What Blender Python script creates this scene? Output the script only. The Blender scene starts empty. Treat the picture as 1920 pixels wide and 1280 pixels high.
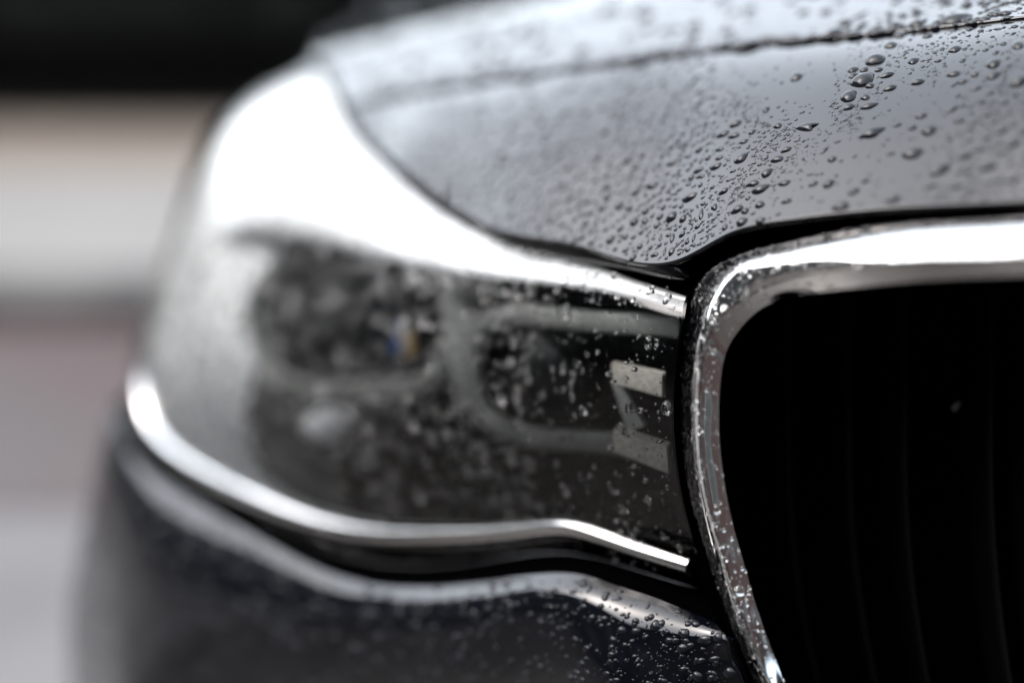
import bpy, math, random
import numpy as np
from mathutils import Vector, noise

sc = bpy.context.scene
col = sc.collection
R = math.radians
rng = random.Random(7)

# ------------------------------------------------------------------ camera
CAM_H, PITCH, LENS, FOCUS = 0.90, 20.0, 50.0, 0.600
cam_d = bpy.data.cameras.new("camera")
cam = bpy.data.objects.new("camera", cam_d)
col.objects.link(cam)
cam.location = (0, 0, CAM_H)
cam.rotation_euler = (R(90 - PITCH), 0, 0)
cam_d.lens = LENS
cam_d.sensor_width = 36
cam_d.clip_start = 0.02
cam_d.clip_end = 2000
cam_d.dof.use_dof = True
cam_d.dof.focus_distance = FOCUS
cam_d.dof.aperture_fstop = 1.4
sc.camera = cam

# ------------------------------------------------------------------ sky and light (overcast)
SUN_EL, SUN_AZ = 52.0, 272.0
w = bpy.data.worlds.new("World")
sc.world = w
w.use_nodes = True
nt = w.node_tree
nt.nodes.clear()
out = nt.nodes.new("ShaderNodeOutputWorld")
bg = nt.nodes.new("ShaderNodeBackground")
sky = nt.nodes.new("ShaderNodeTexSky")
sky.sky_type = 'NISHITA'
sky.sun_disc = False
sky.sun_elevation = R(SUN_EL)
sky.sun_rotation = R(SUN_AZ)
sky.dust_density = 3.0
sky.air_density = 1.0
hs = nt.nodes.new("ShaderNodeHueSaturation")
hs.inputs['Saturation'].default_value = 0.50
hs.inputs['Hue'].default_value = 0.485
nt.links.new(sky.outputs[0], hs.inputs['Color'])
nt.links.new(hs.outputs[0], bg.inputs[0])
bg.inputs[1].default_value = 0.15
nt.links.new(bg.outputs[0], out.inputs[0])

sun_d = bpy.data.lights.new("sun", 'SUN')
sun_d.energy = 0.6
sun_d.angle = R(180)
sun_d.color = (1.0, 0.97, 0.93)
sun = bpy.data.objects.new("sun", sun_d)
col.objects.link(sun)
el, az = R(SUN_EL), R(SUN_AZ)
sd = Vector((math.cos(el) * math.sin(az), math.cos(el) * math.cos(az), math.sin(el)))
sun.rotation_euler = sd.to_track_quat('Z', 'Y').to_euler()
sun.location = sd * 20

sc.view_settings.view_transform = 'Standard'
sc.view_settings.look = 'None'
sc.view_settings.exposure = 2.05
sc.view_settings.gamma = 1.0
try:
    sc.cycles.use_denoising = True
    sc.cycles.max_bounces = 16
    sc.cycles.transparent_max_bounces = 24
    sc.cycles.transmission_bounces = 10
    sc.cycles.glossy_bounces = 6
except Exception:
    pass

# ------------------------------------------------------------------ materials
def principled(name, base, rough=0.5, metal=0.0, coat=0.0, coat_rough=0.02, ior=1.5, trans=0.0, spec=None, bump=None, vary=None):
    m = bpy.data.materials.new(name)
    m.use_nodes = True
    t = m.node_tree
    b = t.nodes["Principled BSDF"]
    b.inputs['Base Color'].default_value = (*base, 1)
    b.inputs['Roughness'].default_value = rough
    b.inputs['Metallic'].default_value = metal
    b.inputs['Coat Weight'].default_value = coat
    b.inputs['Coat Roughness'].default_value = coat_rough
    b.inputs['IOR'].default_value = ior
    b.inputs['Transmission Weight'].default_value = trans
    b.inputs['Coat IOR'].default_value = 1.6
    if spec is not None:
        b.inputs['Specular IOR Level'].default_value = spec
    tc = t.nodes.new("ShaderNodeTexCoord")
    if vary:                                   # vary = (scale, second colour, detail)
        n = t.nodes.new("ShaderNodeTexNoise")
        n.inputs['Scale'].default_value = vary[0]
        n.inputs['Detail'].default_value = 6
        t.links.new(tc.outputs['Object'], n.inputs['Vector'])
        mx = t.nodes.new("ShaderNodeMix")
        mx.data_type = 'RGBA'
        mx.inputs[6].default_value = (*base, 1)
        mx.inputs[7].default_value = (*vary[1], 1)
        rp = t.nodes.new("ShaderNodeMapRange")
        rp.inputs[1].default_value = 0.35
        rp.inputs[2].default_value = 0.65
        t.links.new(n.outputs['Fac'], rp.inputs[0])
        t.links.new(rp.outputs[0], mx.inputs[0])
        t.links.new(mx.outputs[2], b.inputs['Base Color'])
    if bump:                                   # bump = (scale, strength, distance)
        n = t.nodes.new("ShaderNodeTexNoise")
        n.inputs['Scale'].default_value = bump[0]
        n.inputs['Detail'].default_value = 4
        t.links.new(tc.outputs['Object'], n.inputs['Vector'])
        bp = t.nodes.new("ShaderNodeBump")
        bp.inputs['Strength'].default_value = bump[1]
        bp.inputs['Distance'].default_value = bump[2]
        t.links.new(n.outputs['Fac'], bp.inputs['Height'])
        t.links.new(bp.outputs[0], b.inputs['Normal'])
        if coat:
            t.links.new(bp.outputs[0], b.inputs['Coat Normal'])
    return m

M = {}
M['paint'] = principled("wet_dark_paint", (0.0012, 0.0016, 0.0030), rough=0.40, metal=0.2, coat=1.0, coat_rough=0.03, spec=0.0,
                        vary=(2600, (0.0026, 0.0032, 0.0055)), bump=(90, 0.02, 0.0006))
M['chrome'] = principled("chrome", (0.80, 0.80, 0.79), rough=0.05, metal=1.0, bump=(60, 0.02, 0.0003))
M['bezel'] = principled("sky_white_bezel", (0.78, 0.80, 0.81), rough=0.25, metal=0.4)
M['satin'] = principled("satin_lens_haze", (0.75, 0.77, 0.78), rough=0.35, metal=0.2)
M['black'] = principled("black_plastic", (0.0015, 0.0015, 0.0018), rough=0.4, spec=0.10)
M['matte'] = principled("matte_black_plastic", (0.0006, 0.0006, 0.0007), rough=0.8, spec=0.0)
M['gloss'] = principled("gloss_black_plastic", (0.003, 0.003, 0.0035), rough=0.12, spec=0.3)
M['gloss2'] = principled("gloss_black_surround", (0.004, 0.004, 0.0045), rough=0.10, spec=0.6)
M['chrome_soft'] = principled('satin_chrome', (0.9, 0.9, 0.89), rough=0.16, metal=1.0)
M['blade'] = principled('black_blade_plastic', (0.0015, 0.0015, 0.0018), rough=0.5, spec=0.10)
M['ring'] = principled("grey_light_guide", (0.25, 0.26, 0.25), rough=0.5, vary=(60, (0.15, 0.16, 0.15)))
M['plate'] = principled("pale_plastic", (0.72, 0.69, 0.62), rough=0.5, vary=(420, (0.45, 0.43, 0.38)))
M['white'] = principled("glossy_white", (0.95, 0.96, 0.97), rough=0.2, coat=0.6)
M['blue'] = principled("blue_highlight", (0.10, 0.22, 0.60), rough=0.15)
M['amber'] = principled("amber_highlight", (0.70, 0.48, 0.20), rough=0.15)
M['bulbglass'] = principled("projector_glass", (0.006, 0.007, 0.007), rough=0.3, spec=0.4)
M['water'] = principled("water", (1, 1, 1), rough=0.0, ior=1.33, trans=1.0)
M['bead'] = principled("water_over_dark_paint", (0.008, 0.0095, 0.0125), rough=0.05, ior=1.36)
# thin clear polycarbonate: Fresnel mirror over a clear pane
g = bpy.data.materials.new("clear_lens")
g.use_nodes = True
t = g.node_tree
t.nodes.clear()
o_ = t.nodes.new("ShaderNodeOutputMaterial")
mx = t.nodes.new("ShaderNodeMixShader")
tr = t.nodes.new("ShaderNodeBsdfTransparent")
tr.inputs[0].default_value = (0.985, 0.99, 0.99, 1)
gl = t.nodes.new("ShaderNodeBsdfGlossy")
gl.inputs['Roughness'].default_value = 0.03
fr = t.nodes.new("ShaderNodeFresnel")
fr.inputs[0].default_value = 1.42
t.links.new(fr.outputs[0], mx.inputs[0])
t.links.new(tr.outputs[0], mx.inputs[1])
t.links.new(gl.outputs[0], mx.inputs[2])
t.links.new(mx.outputs[0], o_.inputs[0])
M['lens'] = g

# ------------------------------------------------------------------ geometry helpers
K = 36.0 / LENS / 1920.0
cp, sp = math.cos(R(PITCH)), math.sin(R(PITCH))
FWD, UP, RT = np.array([0, cp, -sp]), np.array([0, sp, cp]), np.array([1.0, 0, 0])
C0 = np.array([0, 0, CAM_H])

def pt(x, y, d):
    """surveyed point of the car: two bearings and the distance along the line of sight"""
    return C0 + d * (FWD + (x - 960) * K * RT + (640 - y) * K * UP)

def pts(lst):
    return np.array([pt(*p) for p in lst])

def bearings(P):
    v = P - C0
    d = v @ FWD
    return 960 + (v @ RT) / d / K, 640 - (v @ UP) / d / K, d

def spline(tk, Y, tq):
    """natural cubic spline through Y (n, ...) at knots tk, read at tq"""
    n = len(tk)
    Y = np.asarray(Y, float)
    sh = Y.shape
    Y2 = Y.reshape(n, -1)
    h = np.diff(tk)
    A = np.zeros((n, n))
    rhs = np.zeros_like(Y2)
    A[0, 0] = A[-1, -1] = 1
    for i in range(1, n - 1):
        A[i, i - 1], A[i, i], A[i, i + 1] = h[i - 1], 2 * (h[i - 1] + h[i]), h[i]
        rhs[i] = 6 * ((Y2[i + 1] - Y2[i]) / h[i] - (Y2[i] - Y2[i - 1]) / h[i - 1])
    Mm = np.linalg.solve(A, rhs)
    idx = np.clip(np.searchsorted(tk, tq, side='right') - 1, 0, n - 2)
    a = (tk[idx + 1] - tq)[:, None]
    b = (tq - tk[idx])[:, None]
    hh = h[idx][:, None]
    r = Mm[idx] * a ** 3 / (6 * hh) + Mm[idx + 1] * b ** 3 / (6 * hh) + (Y2[idx] / hh - Mm[idx] * hh / 6) * a + (Y2[idx + 1] / hh - Mm[idx + 1] * hh / 6) * b
    return r.reshape((len(tq),) + sh[1:])

def chord(G):
    """shared knots along axis 0"""
    d = np.linalg.norm(np.diff(G, axis=0), axis=2).mean(axis=1) ** 0.8
    return np.concatenate([[0], np.cumsum(d)])

def curve(P, n):
    P = np.asarray(P, float)
    tk = chord(P[:, None, :])
    return spline(tk, P, np.linspace(0, tk[-1], n))

def patch(G, nu, nv, smooth=0):
    """G (rows, cols, 3) -> dense (nu, nv, 3)"""
    G = np.asarray(G, float)
    tk = chord(G)
    D = spline(tk, G, np.linspace(0, tk[-1], nu))
    D = np.swapaxes(D, 0, 1)
    tk = chord(D)
    D = spline(tk, D, np.linspace(0, tk[-1], nv))
    D = np.swapaxes(D, 0, 1)
    for _ in range(smooth):
        L = D[:-2, 1:-1] + D[2:, 1:-1] + D[1:-1, :-2] + D[1:-1, 2:] - 4 * D[1:-1, 1:-1]
        D[1:-1, 1:-1] += 0.2 * L
    return D

def normals(D):
    du = np.gradient(D, axis=0)
    dv = np.gradient(D, axis=1)
    n = np.cross(du, dv)
    n /= np.linalg.norm(n, axis=2, keepdims=True) + 1e-12
    # outward = towards the viewer's half space on the whole
    c = D[D.shape[0] // 2, D.shape[1] // 2]
    if np.dot(n[D.shape[0] // 2, D.shape[1] // 2], C0 - c) < 0:
        n = -n
    return n

class MB:
    def __init__(s):
        s.v, s.f, s.n = [], [], 0
    def add(s, V, F):
        V = np.asarray(V, float).reshape(-1, 3)
        s.v.append(V)
        s.f += [tuple(i + s.n for i in f) for f in F]
        s.n += len(V)
    def grid(s, D, closed_v=False, flip=False):
        a, b = D.shape[:2]
        F = []
        for i in range(a - 1):
            for j in range(b if closed_v else b - 1):
                k = (j + 1) % b
                q = (i * b + j, i * b + k, (i + 1) * b + k, (i + 1) * b + j)
                F.append(q[::-1] if flip else q)
        s.add(D, F)
    def build(s, name, mat, parent=None, smooth=True):
        me = bpy.data.meshes.new(name)
        V = np.concatenate(s.v) if s.v else np.zeros((0, 3))
        off = np.array([0.0, 0, 0])
        if parent is not None:
            off = np.array(parent_world(parent))
        me.from_pydata((V - off).tolist(), [], s.f)
        me.materials.append(mat)
        if smooth:
            me.polygons.foreach_set("use_smooth", [True] * len(me.polygons))
        me.update()
        o = bpy.data.objects.new(name, me)
        col.objects.link(o)
        if parent is not None:
            o.parent = parent
        return o

def parent_world(p):
    v = Vector((0, 0, 0))
    while p is not None:
        v += p.location
        p = p.parent
    return v

def tag(o, label=None, cat=None, group=None, kind=None):
    if label: o['label'] = label
    if cat: o['category'] = cat
    if group: o['group'] = group
    if kind: o['kind'] = kind
    return o

def add_lips(mb, D, sides, depth=0.006, rnd=0.0012, N=None):
    """turn the border of a panel inwards, so it reads as sheet with a rolled edge"""
    if N is None:
        N = normals(D)
    for s_ in sides:
        if s_ == 'top': e, n, inn = D[0], N[0], D[1]
        if s_ == 'bottom': e, n, inn = D[-1], N[-1], D[-2]
        if s_ == 'left': e, n, inn = D[:, 0], N[:, 0], D[:, 1]
        if s_ == 'right': e, n, inn = D[:, -1], N[:, -1], D[:, -2]
        outw = e - inn
        tg = np.gradient(e, axis=0)
        tg /= np.linalg.norm(tg, axis=1, keepdims=True) + 1e-12
        outw = outw - (outw * tg).sum(1, keepdims=True) * tg
        outw /= np.linalg.norm(outw, axis=1, keepdims=True) + 1e-12
        rows = [e]
        for a in (30, 60, 90):
            rows.append(e + outw * rnd * math.sin(R(a)) - n * rnd * (1 - math.cos(R(a))))
        rows.append(e + outw * rnd - n * depth)
        mb.grid(np.array(rows))

def strip(rows, n=160, name='', mat=None, parent=None, mid=3):
    """loft through a few long curves"""
    Cs = np.array([curve(pts(r), n) for r in rows])
    D = patch(Cs, mid * (len(rows) - 1) + 1, n) if len(rows) > 2 else np.array([Cs[0] * (1 - q) + Cs[1] * q for q in np.linspace(0, 1, mid + 1)])
    mb = MB()
    mb.grid(D)
    return mb.build(name, mat, parent), D

def shift(lst, dx=0, dy=0, dd=0):
    return [(a + dx, b + dy, c + dd) for a, b, c in lst]

# ------------------------------------------------------------------ setting: ground bands behind the car
def sheet(name, x0, x1, y0, y1, z, mat, nx=1, ny=1):
    xs = np.linspace(x0, x1, nx + 1)
    ys = np.linspace(y0, y1, ny + 1)
    D = np.array([[(x, y, z) for x in xs] for y in ys])
    mb = MB(); mb.grid(D)
    return tag(mb.build(name, mat, smooth=False), kind='structure')

M['asphalt'] = principled("wet_asphalt", (0.044, 0.037, 0.032), rough=0.35, vary=(3, (0.032, 0.028, 0.025)), bump=(120, 0.4, 0.004))
M['slab'] = principled("pale_wet_concrete", (0.17, 0.163, 0.160), rough=0.4, vary=(1.6, (0.085, 0.08, 0.08)), bump=(60, 0.3, 0.003))
M['rose'] = principled("reddish_brown_paving", (0.072, 0.046, 0.046), rough=0.45, vary=(1.8, (0.060, 0.053, 0.050)), bump=(50, 0.4, 0.003))
M['kerbmat'] = principled("grey_kerb_stone", (0.09, 0.086, 0.082), rough=0.6, vary=(5, (0.035, 0.035, 0.035)))
M['pave'] = principled("light_grey_pavement", (0.24, 0.237, 0.228), rough=0.6, vary=(0.9, (0.19, 0.186, 0.178)))
M['sand'] = principled("beige_gravel_path", (0.20, 0.165, 0.135), rough=0.8, vary=(1.2, (0.16, 0.138, 0.118)), bump=(200, 0.5, 0.01))
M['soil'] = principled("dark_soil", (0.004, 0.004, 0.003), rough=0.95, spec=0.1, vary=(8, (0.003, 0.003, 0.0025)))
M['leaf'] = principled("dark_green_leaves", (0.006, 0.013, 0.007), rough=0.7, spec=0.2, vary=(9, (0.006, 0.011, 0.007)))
M['bark'] = principled("dark_bark", (0.03, 0.025, 0.02), rough=0.9)

sheet('ground', -300, 300, -300, 300, -0.012, M['asphalt'], 8, 8)
sheet('concrete_apron', -30, 30, 1.02, 1.80, -0.006, M['slab'])
sheet('reddish_paving', -30, 30, 1.80, 2.58, -0.002, M['rose'])
kb = MB()
prof = [(2.58, -0.01), (2.585, 0.05), (2.60, 0.06), (2.72, 0.062)]
D = np.array([[(x, a, b) for x in np.linspace(-30, 30, 61)] for a, b in prof])
kb.grid(D)
tag(kb.build('kerb', M['kerbmat'], smooth=False), kind='structure')
sheet('pavement', -30, 30, 2.72, 3.62, 0.058, M['pave'])
sheet('gravel_path', -30, 30, 3.62, 4.24, 0.054, M['sand'])
# unseen houses, added to give chrome, lens and paint dark reflections
M['brick'] = principled("red_brown_brick", (0.055, 0.024, 0.019), rough=0.85, vary=(3, (0.03, 0.020, 0.018)))
M['plaster'] = principled("grey_brown_render", (0.032, 0.029, 0.027), rough=0.85, vary=(1, (0.024, 0.022, 0.021)))
M['pane'] = principled("dark_window_glass", (0.01, 0.012, 0.013), rough=0.08)
def box(mb, x0, x1, y0, y1, z0, z1):
    mb.add([(x0, y0, z0), (x1, y0, z0), (x1, y1, z0), (x0, y1, z0), (x0, y0, z1), (x1, y0, z1), (x1, y1, z1), (x0, y1, z1)],
           [(0, 3, 2, 1), (4, 5, 6, 7), (0, 1, 5, 4), (1, 2, 6, 5), (2, 3, 7, 6), (3, 0, 4, 7)])
def building(x0, x1, yf, hgt, mat, label, loc=(0, 0, 0), rot=0):
    e = bpy.data.objects.new('added_reflection_house', None); col.objects.link(e)
    tag(e, label, 'building')
    mb = MB(); box(mb, x0, x1, yf - 8, yf, 0, hgt); mb.build('wall', mat, e, smooth=False)
    mb = MB(); box(mb, x0 - .3, x1 + .3, yf - 8.3, yf + .4, hgt + .003, hgt + .3); mb.build('roof', M['kerbmat'], e, smooth=False)
    n = int((x1 - x0) / 2.6)
    for fl in range(int(hgt // 3)):
        for k in range(n):
            x = x0 + 1.3 + k * 2.6
            mb = MB(); box(mb, x - .55, x + .55, yf + .003, yf + .05, fl * 3 + .9, fl * 3 + 2.3)
            f = mb.build('window', M['pave'], e, smooth=False)
            mb = MB(); box(mb, x - .48, x + .48, yf + .053, yf + .06, fl * 3 + .97, fl * 3 + 2.23)
            mb.build('pane', M['pane'], f, smooth=False)
    e.location = loc; e.rotation_euler = (0, 0, R(rot))
building(-22, 2.0, -9.0, 9.0, M['plaster'], 'unseen grey brown rendered house, added to darken reflections in the lens')
building(3.0, 22, -8.0, 6.6, M['brick'], 'unseen red brown brick house, added for the chrome to mirror')
building(-14, 14, 0, 7.5, M['plaster'], 'unseen dull grey house on the left, added to darken lens and bumper reflections', (-11, -3, 0), -80)
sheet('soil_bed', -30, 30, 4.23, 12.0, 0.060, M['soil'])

# hedge over the dark bed: a leafy crown carried by stems, closed and dark below
hedge = bpy.data.objects.new('hedge', None)
col.objects.link(hedge)
hedge.location = (-1.5, 6.0, 0.06)
tag(hedge, 'dark blurred evergreen hedge overhanging the pale path behind the car', 'hedge')
mb = MB()
for k in range(42000):
    u = rng.random()
    x = rng.uniform(-9, 6)
    if u < 0.45:      # front face
        y, z = 4.45 + rng.gauss(0, 0.08) + 0.12 * noise.noise(Vector((x * 1.3, 1, 0))), rng.uniform(0.46, 1.25)
    elif u < 0.8:     # underside
        y, z = rng.uniform(4.4, 9.4), 0.50 + rng.gauss(0, 0.05)
    else:
        y, z = rng.uniform(4.5, 9.4), 1.22 + rng.gauss(0, 0.08) + 0.15 * noise.noise(Vector((x, 5, 3)))
    c = np.array([x, y, z])
    s_ = rng.uniform(0.035, 0.075)
    a = np.array([rng.gauss(0, 1) for _ in range(3)]); a /= np.linalg.norm(a)
    b = np.cross(a, [rng.gauss(0, 1) for _ in range(3)]); b /= np.linalg.norm(b) + 1e-9
    mb.add([c - a * s_, c + b * s_ * 0.5, c + a * s_, c - b * s_ * 0.5], [(0, 1, 2, 3)])
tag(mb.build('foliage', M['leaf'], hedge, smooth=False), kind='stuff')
mb = MB()   # the dense inner mass of the crown
nx, na = 70, 14
D = []
for i in range(na + 1):
    a = 2 * math.pi * i / na
    D.append([(x, 6.95 + 2.45 * math.copysign(abs(math.cos(a)) ** 0.4, math.cos(a)) + 0.06 * noise.noise(Vector((x * 2, a, 0))),
               0.86 + 0.34 * math.copysign(abs(math.sin(a)) ** 0.4, math.sin(a)) + 0.06 * noise.noise(Vector((x * 2, a, 7)))) for x in np.linspace(-9, 6, nx)])
mb.grid(np.array(D))
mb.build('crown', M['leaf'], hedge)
for k in range(24):
    x = -8.8 + k * 0.62 + rng.uniform(-.1, .1)
    y = rng.uniform(5.4, 8.2)
    rows = []
    for z, r_ in ((0.0, .045), (0.3, .035), (0.7, .03)):
        xx = x + rng.uniform(-.05, .05)
        rows.append([(xx + r_ * math.cos(a), y + r_ * math.sin(a), 0.05 + z) for a in np.linspace(0, 2 * math.pi, 9)[:-1]])
    mb = MB(); mb.grid(np.array(rows), closed_v=True)
    mb.build('stem', M['bark'], hedge)

# ------------------------------------------------------------------ the car
car = bpy.data.objects.new('parked_car', None)
col.objects.link(car)
car.location = (0.1, 0.9, 0.0)
tag(car, 'black rain-beaded car front with chrome-edged grille and clear headlight', 'car')

# -- nose panel: between the seam and the grille / headlight
seam = [(2300, 12, .545), (1920, 38, .600), (1756, 57, .626), (1541, 77, .662), (1419, 87, .686), (1330, 97, .703),
        (1255, 107, .720), (1085, 131, .760), (954, 151, .800), (880, 162, .825), (805, 173, .852), (738, 186, .880), (652, 203, .912)]
low = [(2300, 352, .480), (1920, 374, .517), (1775, 382, .532), (1605, 394, .550), (1465, 412, .568), (1365, 437, .583),
       (1268, 487, .600), (1085, 459, .650), (950, 433, .695), (850, 388, .745), (757, 318, .800), (696, 262, .860), (644, 209, .908)]
rows = []
ts = [0, .2, .45, .7, .88, 1.0]
A, B = pts(seam), pts(low)
EXT = np.array([.24, -.055, .004])          # on towards the middle of the car, outside the picture
A, B = np.vstack([A[0] + EXT, A]), np.vstack([B[0] + EXT, B])
for t_ in ts:
    r_ = A * (1 - t_) + B * t_
    ln_ = np.clip(np.linalg.norm(A - B, axis=1, keepdims=True) / .12, 0, 1) ** 1.5
    r_ = r_ + np.array([[0, -0.25, 1.0]]) * ln_ * (0.0085 * math.sin(math.pi * t_ ** 0.9))
    rows.append(r_)
NOSE = patch(rows, 110, 340, smooth=6)
NN = normals(NOSE)
mb = MB(); mb.grid(NOSE)
add_lips(mb, NOSE, ['top'], 0.006, 0.0008, NN)
add_lips(mb, NOSE, ['bottom'], 0.0022, 0.0007, NN)
mb.build('nose_panel', M['paint'], car)

# -- bonnet: beyond the seam
lc = [(650, 197, .914), (630, 172, .945), (616, 145, .985), (590, 110, 1.04), (612, 74, 1.12), (690, 22, 1.28), (800, -50, 1.6), (900, -110, 2.1)]
rc = [(1920, 32, .601), (1920, 0, .626), (1920, -50, .667), (1920, -110, .725), (1925, -165, .80), (1930, -240, .95), (1940, -320, 1.25), (1960, -390, 1.75)]
seamu = [(a, b - 8, c + .001) for a, b, c in seam]
S = pts(seamu)
S = np.vstack([S[0] + EXT, S])
wgt = np.array([1.3] + [(a - 680) / (1920 - 680) for a, b, c in seamu])
rows = []
for l_, r_ in zip(lc, rc):
    dl = pt(*l_) - pt(*lc[0]); dr = pt(*r_) - pt(*rc[0])
    rows.append(S + np.array([dl * (1 - q) + dr * q for q in np.clip(wgt, 0, 1.3)]))
rows = np.array(rows)[::-1]
BON = patch(rows, 150, 260, smooth=6)
BN = normals(BON)
if BN[:, :, 2].mean() < 0: BN = -BN
mb = MB(); mb.grid(BON)
add_lips(mb, BON, ['bottom'], 0.007, 0.0010, BN)
add_lips(mb, BON, ['right'], 0.012, 0.003, BN)
mb.build('bonnet', M['paint'], car)

# dark channel under the seam
sd_ = -np.array([0, -0.3, 1.0]) * 0.0055
ch = curve(A, 200)
N_ = NN[0][np.linspace(0, NN.shape[1] - 1, 200).astype(int)]
mb = MB(); mb.grid(np.array([ch + UP * .004 + sd_ + FWD * 0.01, ch + sd_, ch - UP * .004 + sd_]))
mb.build('seam_channel', M['matte'], car)

# -- headlight
LENSG = [
    [(1290, 548, .607), (1286, 580, .600), (1266, 700, .597), (1268, 860, .597), (1296, 1000, .600), (1334, 1112, .604)],
    [(1190, 520, .630), (1186, 558, .620), (1176, 700, .615), (1178, 860, .616), (1190, 985, .621), (1206, 1072, .626)],
    [(1100, 492, .657), (1095, 535, .645), (1085, 700, .637), (1085, 850, .638), (1082, 965, .645), (1078, 1038, .651)],
    [(960, 455, .702), (945, 515, .686), (930, 690, .676), (925, 850, .678), (918, 968, .686), (914, 1050, .693)],
    [(805, 375, .772), (772, 470, .742), (740, 680, .728), (735, 850, .731), (727, 975, .740), (722, 1056, .749)],
    [(692, 278, .848), (622, 400, .812), (580, 640, .795), (560, 790, .792), (552, 920, .798), (540, 1004, .806)],
    [(626, 185, .920), (506, 320, .893), (430, 560, .868), (400, 710, .862), (396, 840, .864), (398, 932, .870)],
    [(594, 132, .985), (450, 228, .972), (345, 470, .948), (295, 660, .940), (288, 775, .938), (296, 862, .940)],
    [(578, 114, 1.04), (412, 222, 1.04), (322, 440, 1.03), (256, 650, 1.025), (250, 740, 1.02), (252, 800, 1.015)],
    [(596, 108, 1.10), (440, 240, 1.12), (350, 460, 1.12), (290, 670, 1.12), (285, 750, 1.11), (282, 800, 1.10)],
]
LENSG = [[(a, b, c + f) for (a, b, c), f in zip(cc, (0, -.003, 0, .008, .015, .018))] for cc in LENSG]
LG = np.swapaxes(np.array([pts(c) for c in LENSG]), 0, 1)       # rows, cols
LEN = patch(LG, 130, 240, smooth=8)
LN = normals(LEN)
hb = MB()
# housing: closed dark tub behind the lens
inward = np.array([0.35, 0.93, -0.05])
back = LEN + inward * 0.085
hb.grid(back)
for e in (LEN[0], LEN[-1], LEN[:, 0], LEN[:, -1]):
    hb.grid(np.array([e + inward * (.0004 + f * .085) for f in np.linspace(0, 1, 5)]))
head = hb.build('headlight', M['matte'], car)
head['label'] = 'clear-lensed headlight sweeping back from the grille, wet with drops'

mb = MB(); mb.grid(LEN); mb.grid(LEN - LN * 0.003)
mb.build('lens', M['lens'], head)

# bezel inside the lens, coloured pale to carry the white sky reflection
inner = [(1279, 584), (1200, 562), (1120, 545), (945, 522), (792, 500), (683, 478), (560, 450), (470, 440), (405, 470), (368, 550), (352, 640), (362, 720),
         (400, 800), (453, 857), (546, 929), (640, 962), (725, 980), (820, 984), (912, 983), (1000, 977), (1066, 973), (1110, 984), (1180, 1010), (1290, 1046)]
outer = [(1288, 556), (1195, 526), (1105, 498), (962, 462), (805, 384), (694, 288), (632, 200), (596, 142), (470, 205), (375, 330), (315, 500), (272, 650),
         (262, 770), (300, 848), (400, 918), (520, 968), (640, 1010), (800, 1022), (912, 1021), (1000, 1013), (1075, 1008), (1115, 1018), (1186, 1043), (1294, 1078)]
LPX, LPY, LPD = bearings(LEN)
def lens_depth(x, y):
    m = (LPX - x) ** 2 + (LPY - y) ** 2 + (LPD > 1.03) * 1e4
    return LPD[np.unravel_index(np.argmin(m), m.shape)]
di, do = [], []
for k, ((a, b), (c, d_)) in enumerate(zip(inner, outer)):
    top = k < 8
    di.append((a, b, lens_depth(a, b) + (0.010 if top else (0.014 if k > 11 else 0.024))))
    do.append((c, d_, lens_depth(c, d_) + (0.006 if top else 0.009)))
I_, O_ = curve(pts(di), 260), curve(pts(do), 260)
rows = []
for q in np.linspace(0, 1, 9):
    rows.append(O_ * (1 - q) + I_ * q + np.array([0, -.2, 1]) * 0.0018 * math.sin(math.pi * q))
vr = (I_ - C0) / np.linalg.norm(I_ - C0, axis=1, keepdims=True)
rows.append(I_ + vr * 0.006 + (O_ - I_) * .05); rows.append(I_ + vr * 0.008 + (O_ - I_) * .25)
mb = MB(); mb.grid(np.array(rows))
mb.build('bezel', M['bezel'], head)

# satin panel behind the lens, its colour standing in for pale sky haze
_, _D = strip([[(420, 400, .950), (540, 400, .905)], [(400, 470, .925), (520, 470, .885)], [(365, 560, .920), (500, 560, .872)], [(352, 660, .915), (480, 690, .865)],
               [(395, 800, .905), (460, 810, .865)], [(455, 860, .885), (500, 880, .855)]], 12, 'haze_panel', M['satin'], head)

def ring_path(path, w_, dep, name, mat, closed=False, n=90):
    """a flat light-guide bar swept along a path, with real thickness"""
    P = curve(pts(path + ([path[0]] if closed else [])), n)
    tg = np.gradient(P, axis=0); tg /= np.linalg.norm(tg, axis=1, keepdims=True)
    nrm = np.array([0.12, -0.95, 0.15]); nrm /= np.linalg.norm(nrm)
    side = np.cross(tg, nrm); side /= np.linalg.norm(side, axis=1, keepdims=True)
    rows = []
    for a in np.linspace(0, 2 * math.pi, 13):
        ca, sa = math.cos(a), math.sin(a)
        rows.append(P + side * w_ * math.copysign(abs(ca) ** .5, ca) + nrm * dep * math.copysign(abs(sa) ** .5, sa))
    mb = MB(); mb.grid(np.array(rows))
    return mb.build(name, mat, head)

ring_path([(1268, 612, .635), (1180, 606, .648), (1080, 600, .672), (960, 590, .705), (900, 620, .722), (882, 690, .726), (905, 770, .722),
           (970, 812, .708), (1080, 826, .684), (1170, 836, .662), (1252, 860, .648)], .0050, .005, 'light_ring', M['ring'])
ring_path([(842, 500, .765), (850, 580, .765), (848, 650, .766), (812, 710, .775), (720, 728, .795), (600, 730, .83), (530, 715, .85), (488, 650, .865), (480, 560, .872), (520, 500, .862)],
          .0058, .005, 'light_ring', M['ring'])
ring_path([(858, 512, .752), (862, 600, .745), (872, 690, .742), (885, 760, .742)], .0075, .004, 'divider', M['ring'])

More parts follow.
